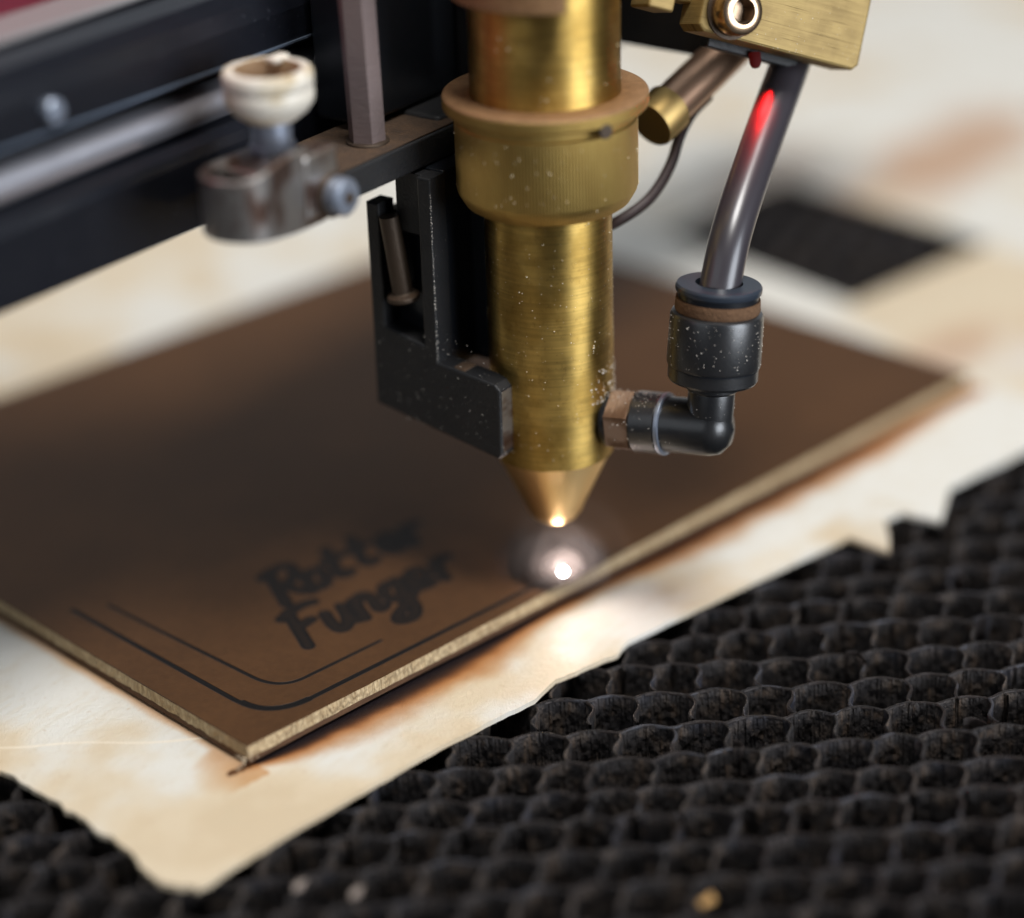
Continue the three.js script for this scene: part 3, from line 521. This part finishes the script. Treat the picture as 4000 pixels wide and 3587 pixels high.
// ---------------------------------------------------------------- brass clamp block with cap screw
const RIGHT = new THREE.Vector3(0.58508, -0.02855, 0.81047), UPV = new THREE.Vector3(0.37013, 0.89862, -0.23554), TOCAM = new THREE.Vector3(-0.72158, 0.43779, 0.53633);
{
  const n = TOCAM.clone().multiplyScalar(0.89).addScaledVector(RIGHT, 0.45).addScaledVector(UPV, -0.16).normalize();
  const x = RIGHT.clone().addScaledVector(UPV, -0.155).addScaledVector(TOCAM, -0.505).normalize(); x.addScaledVector(n, -x.dot(n)).normalize();
  const y = new THREE.Vector3().crossVectors(n, x).normalize();
  const o = [15.5, 80.5, 13.3];                                              // lower left corner of the front face
  const cl = thing('clamp_block', 'brushed brass clamp block holding the hose, with a round cap screw', 'clamp', o);
  const loc = (g) => frame(g, o, x, y, n);
  const face = prism([[0.9, 0], [24.6, 0], [25.4, 0.8], [25.4, 15.2], [24.6, 16], [0.9, 16], [0, 15.2], [0, 0.8]], 5.4, 0.35, 14);
  face.translate(0, 0, -5.4);
  part('block', loc(boxUv(face, 14)), brassBlock, cl);
  part('back_plate', loc(box(5, 19.5, -1.1, 14, -7.6, -5.5, 0.3)), blackPaint, cl);
  part('strut', loc(box(-6.5, -2.6, 1.6, 15, -7.5, -2.5, 0.4, 14)), brassBlock, cl);
  part('strut_link', loc(box(-2.7, 0.3, 3.4, 12, -6.4, -3.2, 0.4, 14)), brassBlock, cl);
  const hold = new THREE.Vector3(...o).addScaledVector(x, -4.5).addScaledVector(y, 13.5).addScaledVector(n, -5);
  part('support_arm', tubeAlong([[hold.x, hold.y, hold.z], [hold.x + 3, hold.y + 3, hold.z - 12], [hold.x + 6, hold.y + 6, -21.3]], 2.2, 20, 16), darkBronze, cl);
  const sc = [4.2, 3.3];
  const screwG = lathe([[3.1, 0], [3.15, 0.3], [3.15, 2.5], [2.95, 3.0], [2.4, 3.3], [1.75, 3.3]], 64, 0.6);
  screwG.rotateX(Math.PI / 2); screwG.translate(sc[0], sc[1], 0);
  const head = part('cap_screw', loc(screwG), std({ color: lin(0.55, 0.38, 0.24), metalness: 1, roughness: 0.24 }), cl);
  const sockG = lathe([[1.75, 3.3], [1.65, 3.1], [1.6, 1.2], [0, 1.0]], 6, 0.3); sockG.rotateX(Math.PI / 2); sockG.translate(sc[0], sc[1], 0);
  part('hex_socket', loc(sockG), std({ color: lin(0.34, 0.24, 0.16), metalness: 0.9, roughness: 0.3 }), head);
  part('screw_washer', loc((() => { const w = lathe([[0, 0.02], [3.6, 0.02], [3.6, 0.3], [3.1, 0.4]], 48); w.rotateX(Math.PI / 2); w.translate(sc[0], sc[1], 0); return w; })()), darkBronze, cl);
  const s = []; for (let i = 0; i < 90; i++) { const v = new THREE.Vector3(...o).addScaledVector(x, rr(1, 24.5)).addScaledVector(y, Math.pow(rnd(), 1.6) * 10).addScaledVector(n, 0.01); s.push([v.x, v.y, v.z, 0.03 + 0.05 * Math.pow(rnd(), 2)]); }
  part('dust_specks', dust(s), crumb, cl).userData.kind = 'stuff';
}

// ---------------------------------------------------------------- red dot pointer module with its wire, behind the nozzle
{
  const a = new THREE.Vector3(19.7, 65.8, 4.1), b = new THREE.Vector3(36.2, 72.1, 6.1), dir = b.clone().sub(a), len = dir.length(); dir.normalize();
  const po = thing('pointer_module', 'blurred bronze pointer cylinder with thin wire behind the nozzle', 'laser pointer', [a.x, a.y, a.z]);
  part('pointer_barrel', along(lathe([[0, 0], [2.7, 0], [2.95, 0.3], [2.95, len], [0, len]], 48), [a.x, a.y, a.z], [dir.x, dir.y, dir.z]), std({ color: lin(0.42, 0.26, 0.17), metalness: 0.8, roughness: 0.34 }), po);
  part('pointer_collar', along(lathe([[0, 0], [3.3, 0], [3.45, 0.3], [3.45, 4.2], [2.9, 4.5]], 48), [a.x - dir.x * 1.2, a.y - dir.y * 1.2, a.z - dir.z * 1.2], [dir.x, dir.y, dir.z]), std({ color: lin(0.42, 0.29, 0.11), metalness: 0.9, roughness: 0.5 }), po);
  part('pointer_holder', box(31, 40, 71.5, 82, -21.3, 5.5, 0.8), blackPaint, po);
  part('wire', tubeAlong([[29.2, 67.0, 6.6], [26.2, 65.2, 5.8], [22.5, 63.1, 6.2], [19.3, 59.8, 6.6], [15.2, 56.2, 5.8], [10.4, 53.7, 3.2], [8.7, 51.6, -1.0]], 0.75, 60, 10), std({ color: lin(0.05, 0.03, 0.03), roughness: 0.5 }), po);
}

// ---------------------------------------------------------------- spark where the beam meets the board
{
  const at = [0.4, 4.45, 0.9];
  const sp = thing('laser_spark', 'brilliant white spark where the beam burns the board edge', 'spark', at);
  const g = new THREE.IcosahedronGeometry(0.55, 3); g.translate(...at);
  part('spark_glow', g, new THREE.MeshStandardMaterial({ name: 'spark', color: 0x000000, emissive: lin(1, 0.96, 1), emissiveIntensity: 45 }), sp);
  const l = new THREE.PointLight(lin(1.0, 0.80, 0.72), 0.0011); l.name = 'spark_lamp'; l.position.set(at[0] * mm, at[1] * mm, at[2] * mm); l.shadow.radius = 0.05; l.castShadow = true; scene.add(l);
}
// thin smoke round the spark, in loose nested puffs
{
  const sm = thing('smoke_puff', 'thin pale smoke glowing round the spark under the nozzle', 'smoke', [0.9, 4.9, 1.2]);
  for (let k = 0; k < 15; k++) {
    const r = 1.5 + k * 0.56, g = new THREE.IcosahedronGeometry(1, 4), p = g.attributes.position;
    for (let i = 0; i < p.count; i++) {
      const x = p.getX(i), y = p.getY(i), z = p.getZ(i), q = 1 + (vn(x * 1.6 + 5 + k * 3, y * 1.6 + z * 1.3 + 5, 401 + k) - 0.5) * 0.9;
      p.setXYZ(i, 0.9 + x * r * q, Math.max(4.06 + 0.02 * k, 4.9 + 0.12 * r + y * r * q * (y > 0 ? 1.05 : 0.6)), 1.2 + z * r * q);
    }
    g.computeVertexNormals();
    part('puff', g, new THREE.MeshPhysicalMaterial({ name: 'smoke', color: lin(0.9, 0.84, 0.82), roughness: 1, specularIntensity: 0, transparent: true, opacity: 0.011 * Math.pow(1 - k / 15, 1.7), transmission: 0.5, depthWrite: false, side: THREE.DoubleSide }), sm);
  }
}
// red indicator diode under the clamp block that shines along the hose
{
  const at = [26.7, 73.7, 15.3], to = [22.4, 64.4, 18.9];
  const dv = new THREE.Vector3(...to).sub(new THREE.Vector3(...at)).normalize();
  const di = thing('red_diode', 'small red diode tucked under the brass clamp block beside the hose', 'diode', at);
  part('diode_bulb', along(lathe([[0, 0.9], [0.5, 0.75], [0.75, 0.3], [0.8, 0], [0.8, -1.2], [0, -1.2]], 24), at, [dv.x, dv.y, dv.z]), new THREE.MeshStandardMaterial({ name: 'red diode glow', color: 0x300000, emissive: lin(0.3, 0.01, 0.01), emissiveIntensity: 0.12 }), di);
  const d = new THREE.SpotLight(lin(1, 0.006, 0.006), 0.003, 0, 0.5, 0.7); d.name = 'red_diode_lamp'; d.castShadow = true; d.shadow.radius = 0.09;
  d.position.set(...at.map((v, i) => (v + dv.getComponent(i) * 1.2) * mm)); d.target.position.set(...to.map((v) => v * mm)); scene.add(d, d.target);
}

// ---------------------------------------------------------------- crumbs of wood caught in the honeycomb
for (const [x, z, r, c, label] of [[-48.3, 54.6, 1, 1, 'blurred orange crumb in the honeycomb near the bottom edge'], [-72.3, 13.7, 0.9, 0, 'left of two pale blurred crumbs in the honeycomb below the paper corner'], [-69.7, 20.1, 0.9, 0, 'right of two pale blurred crumbs in the honeycomb below the paper corner']]) {
  const t = thing('wood_crumb', label, 'crumb', [x, 0, z], 'crumbs caught in the honeycomb');
  const g = new THREE.IcosahedronGeometry(r, 1), p = g.attributes.position;
  for (let i = 0; i < p.count; i++) { const q = 0.5 + 0.9 * hash(Math.round(p.getX(i) * 50), Math.round(p.getY(i) * 50 + p.getZ(i) * 80), 3); p.setXYZ(i, p.getX(i) * q * 1.5, p.getY(i) * q * 0.35, p.getZ(i) * q * 0.7); }
  g.computeVertexNormals(); g.translate(x, 0.1, z);
  part('crumb', g, std({ color: c ? lin(0.40, 0.23, 0.08) : lin(0.26, 0.21, 0.18), roughness: 0.8 }), t);
}

// ---------------------------------------------------------------- windows of the workshop
for (const w of WINDOWS) {
  const o = w.lamp ? thing('ceiling_lamp', w.label, 'lamp', w.at) : thing('workshop_window', w.label, 'window', w.at, 'windows of the workshop');
  const eye = new THREE.Vector3(...w.at).multiplyScalar(mm), aim = new THREE.Vector3(...AIM).multiplyScalar(mm);
  o.lookAt(aim.clone());                                                   // +z faces the machine
  const pane = new THREE.Mesh(new THREE.PlaneGeometry(w.w, w.h), new THREE.MeshStandardMaterial({ name: 'window pane', color: 0x000000, emissive: lin(...w.c), emissiveIntensity: 0.3 })); pane.name = w.lamp ? 'lamp_panel' : 'window_pane'; o.add(pane);
  const bars = [[w.w + 0.08, 0.04, 0, w.h / 2 + 0.02], [w.w + 0.08, 0.04, 0, -w.h / 2 - 0.02], [0.04, w.h, -w.w / 2 - 0.02, 0], [0.04, w.h, w.w / 2 + 0.02, 0]];
  for (const [bw_, bh, x, y] of bars) { const f = new THREE.Mesh(new RoundedBoxGeometry(bw_, bh, 0.05, 2, 0.006), std({ color: lin(0.6, 0.6, 0.6), roughness: 0.5 })); f.name = w.lamp ? 'lamp_frame' : 'window_frame'; f.position.set(x, y, 0); f.castShadow = f.receiveShadow = true; o.add(f); }
  const l = new THREE.RectAreaLight(lin(...w.c), w.i, w.w, w.h); l.name = w.lamp ? 'ceiling_lamp_light' : 'window_light'; l.position.copy(eye).addScaledVector(aim.clone().sub(eye).normalize(), 0.03); l.lookAt(aim); scene.add(l);
}

renderer.render(scene, camera);
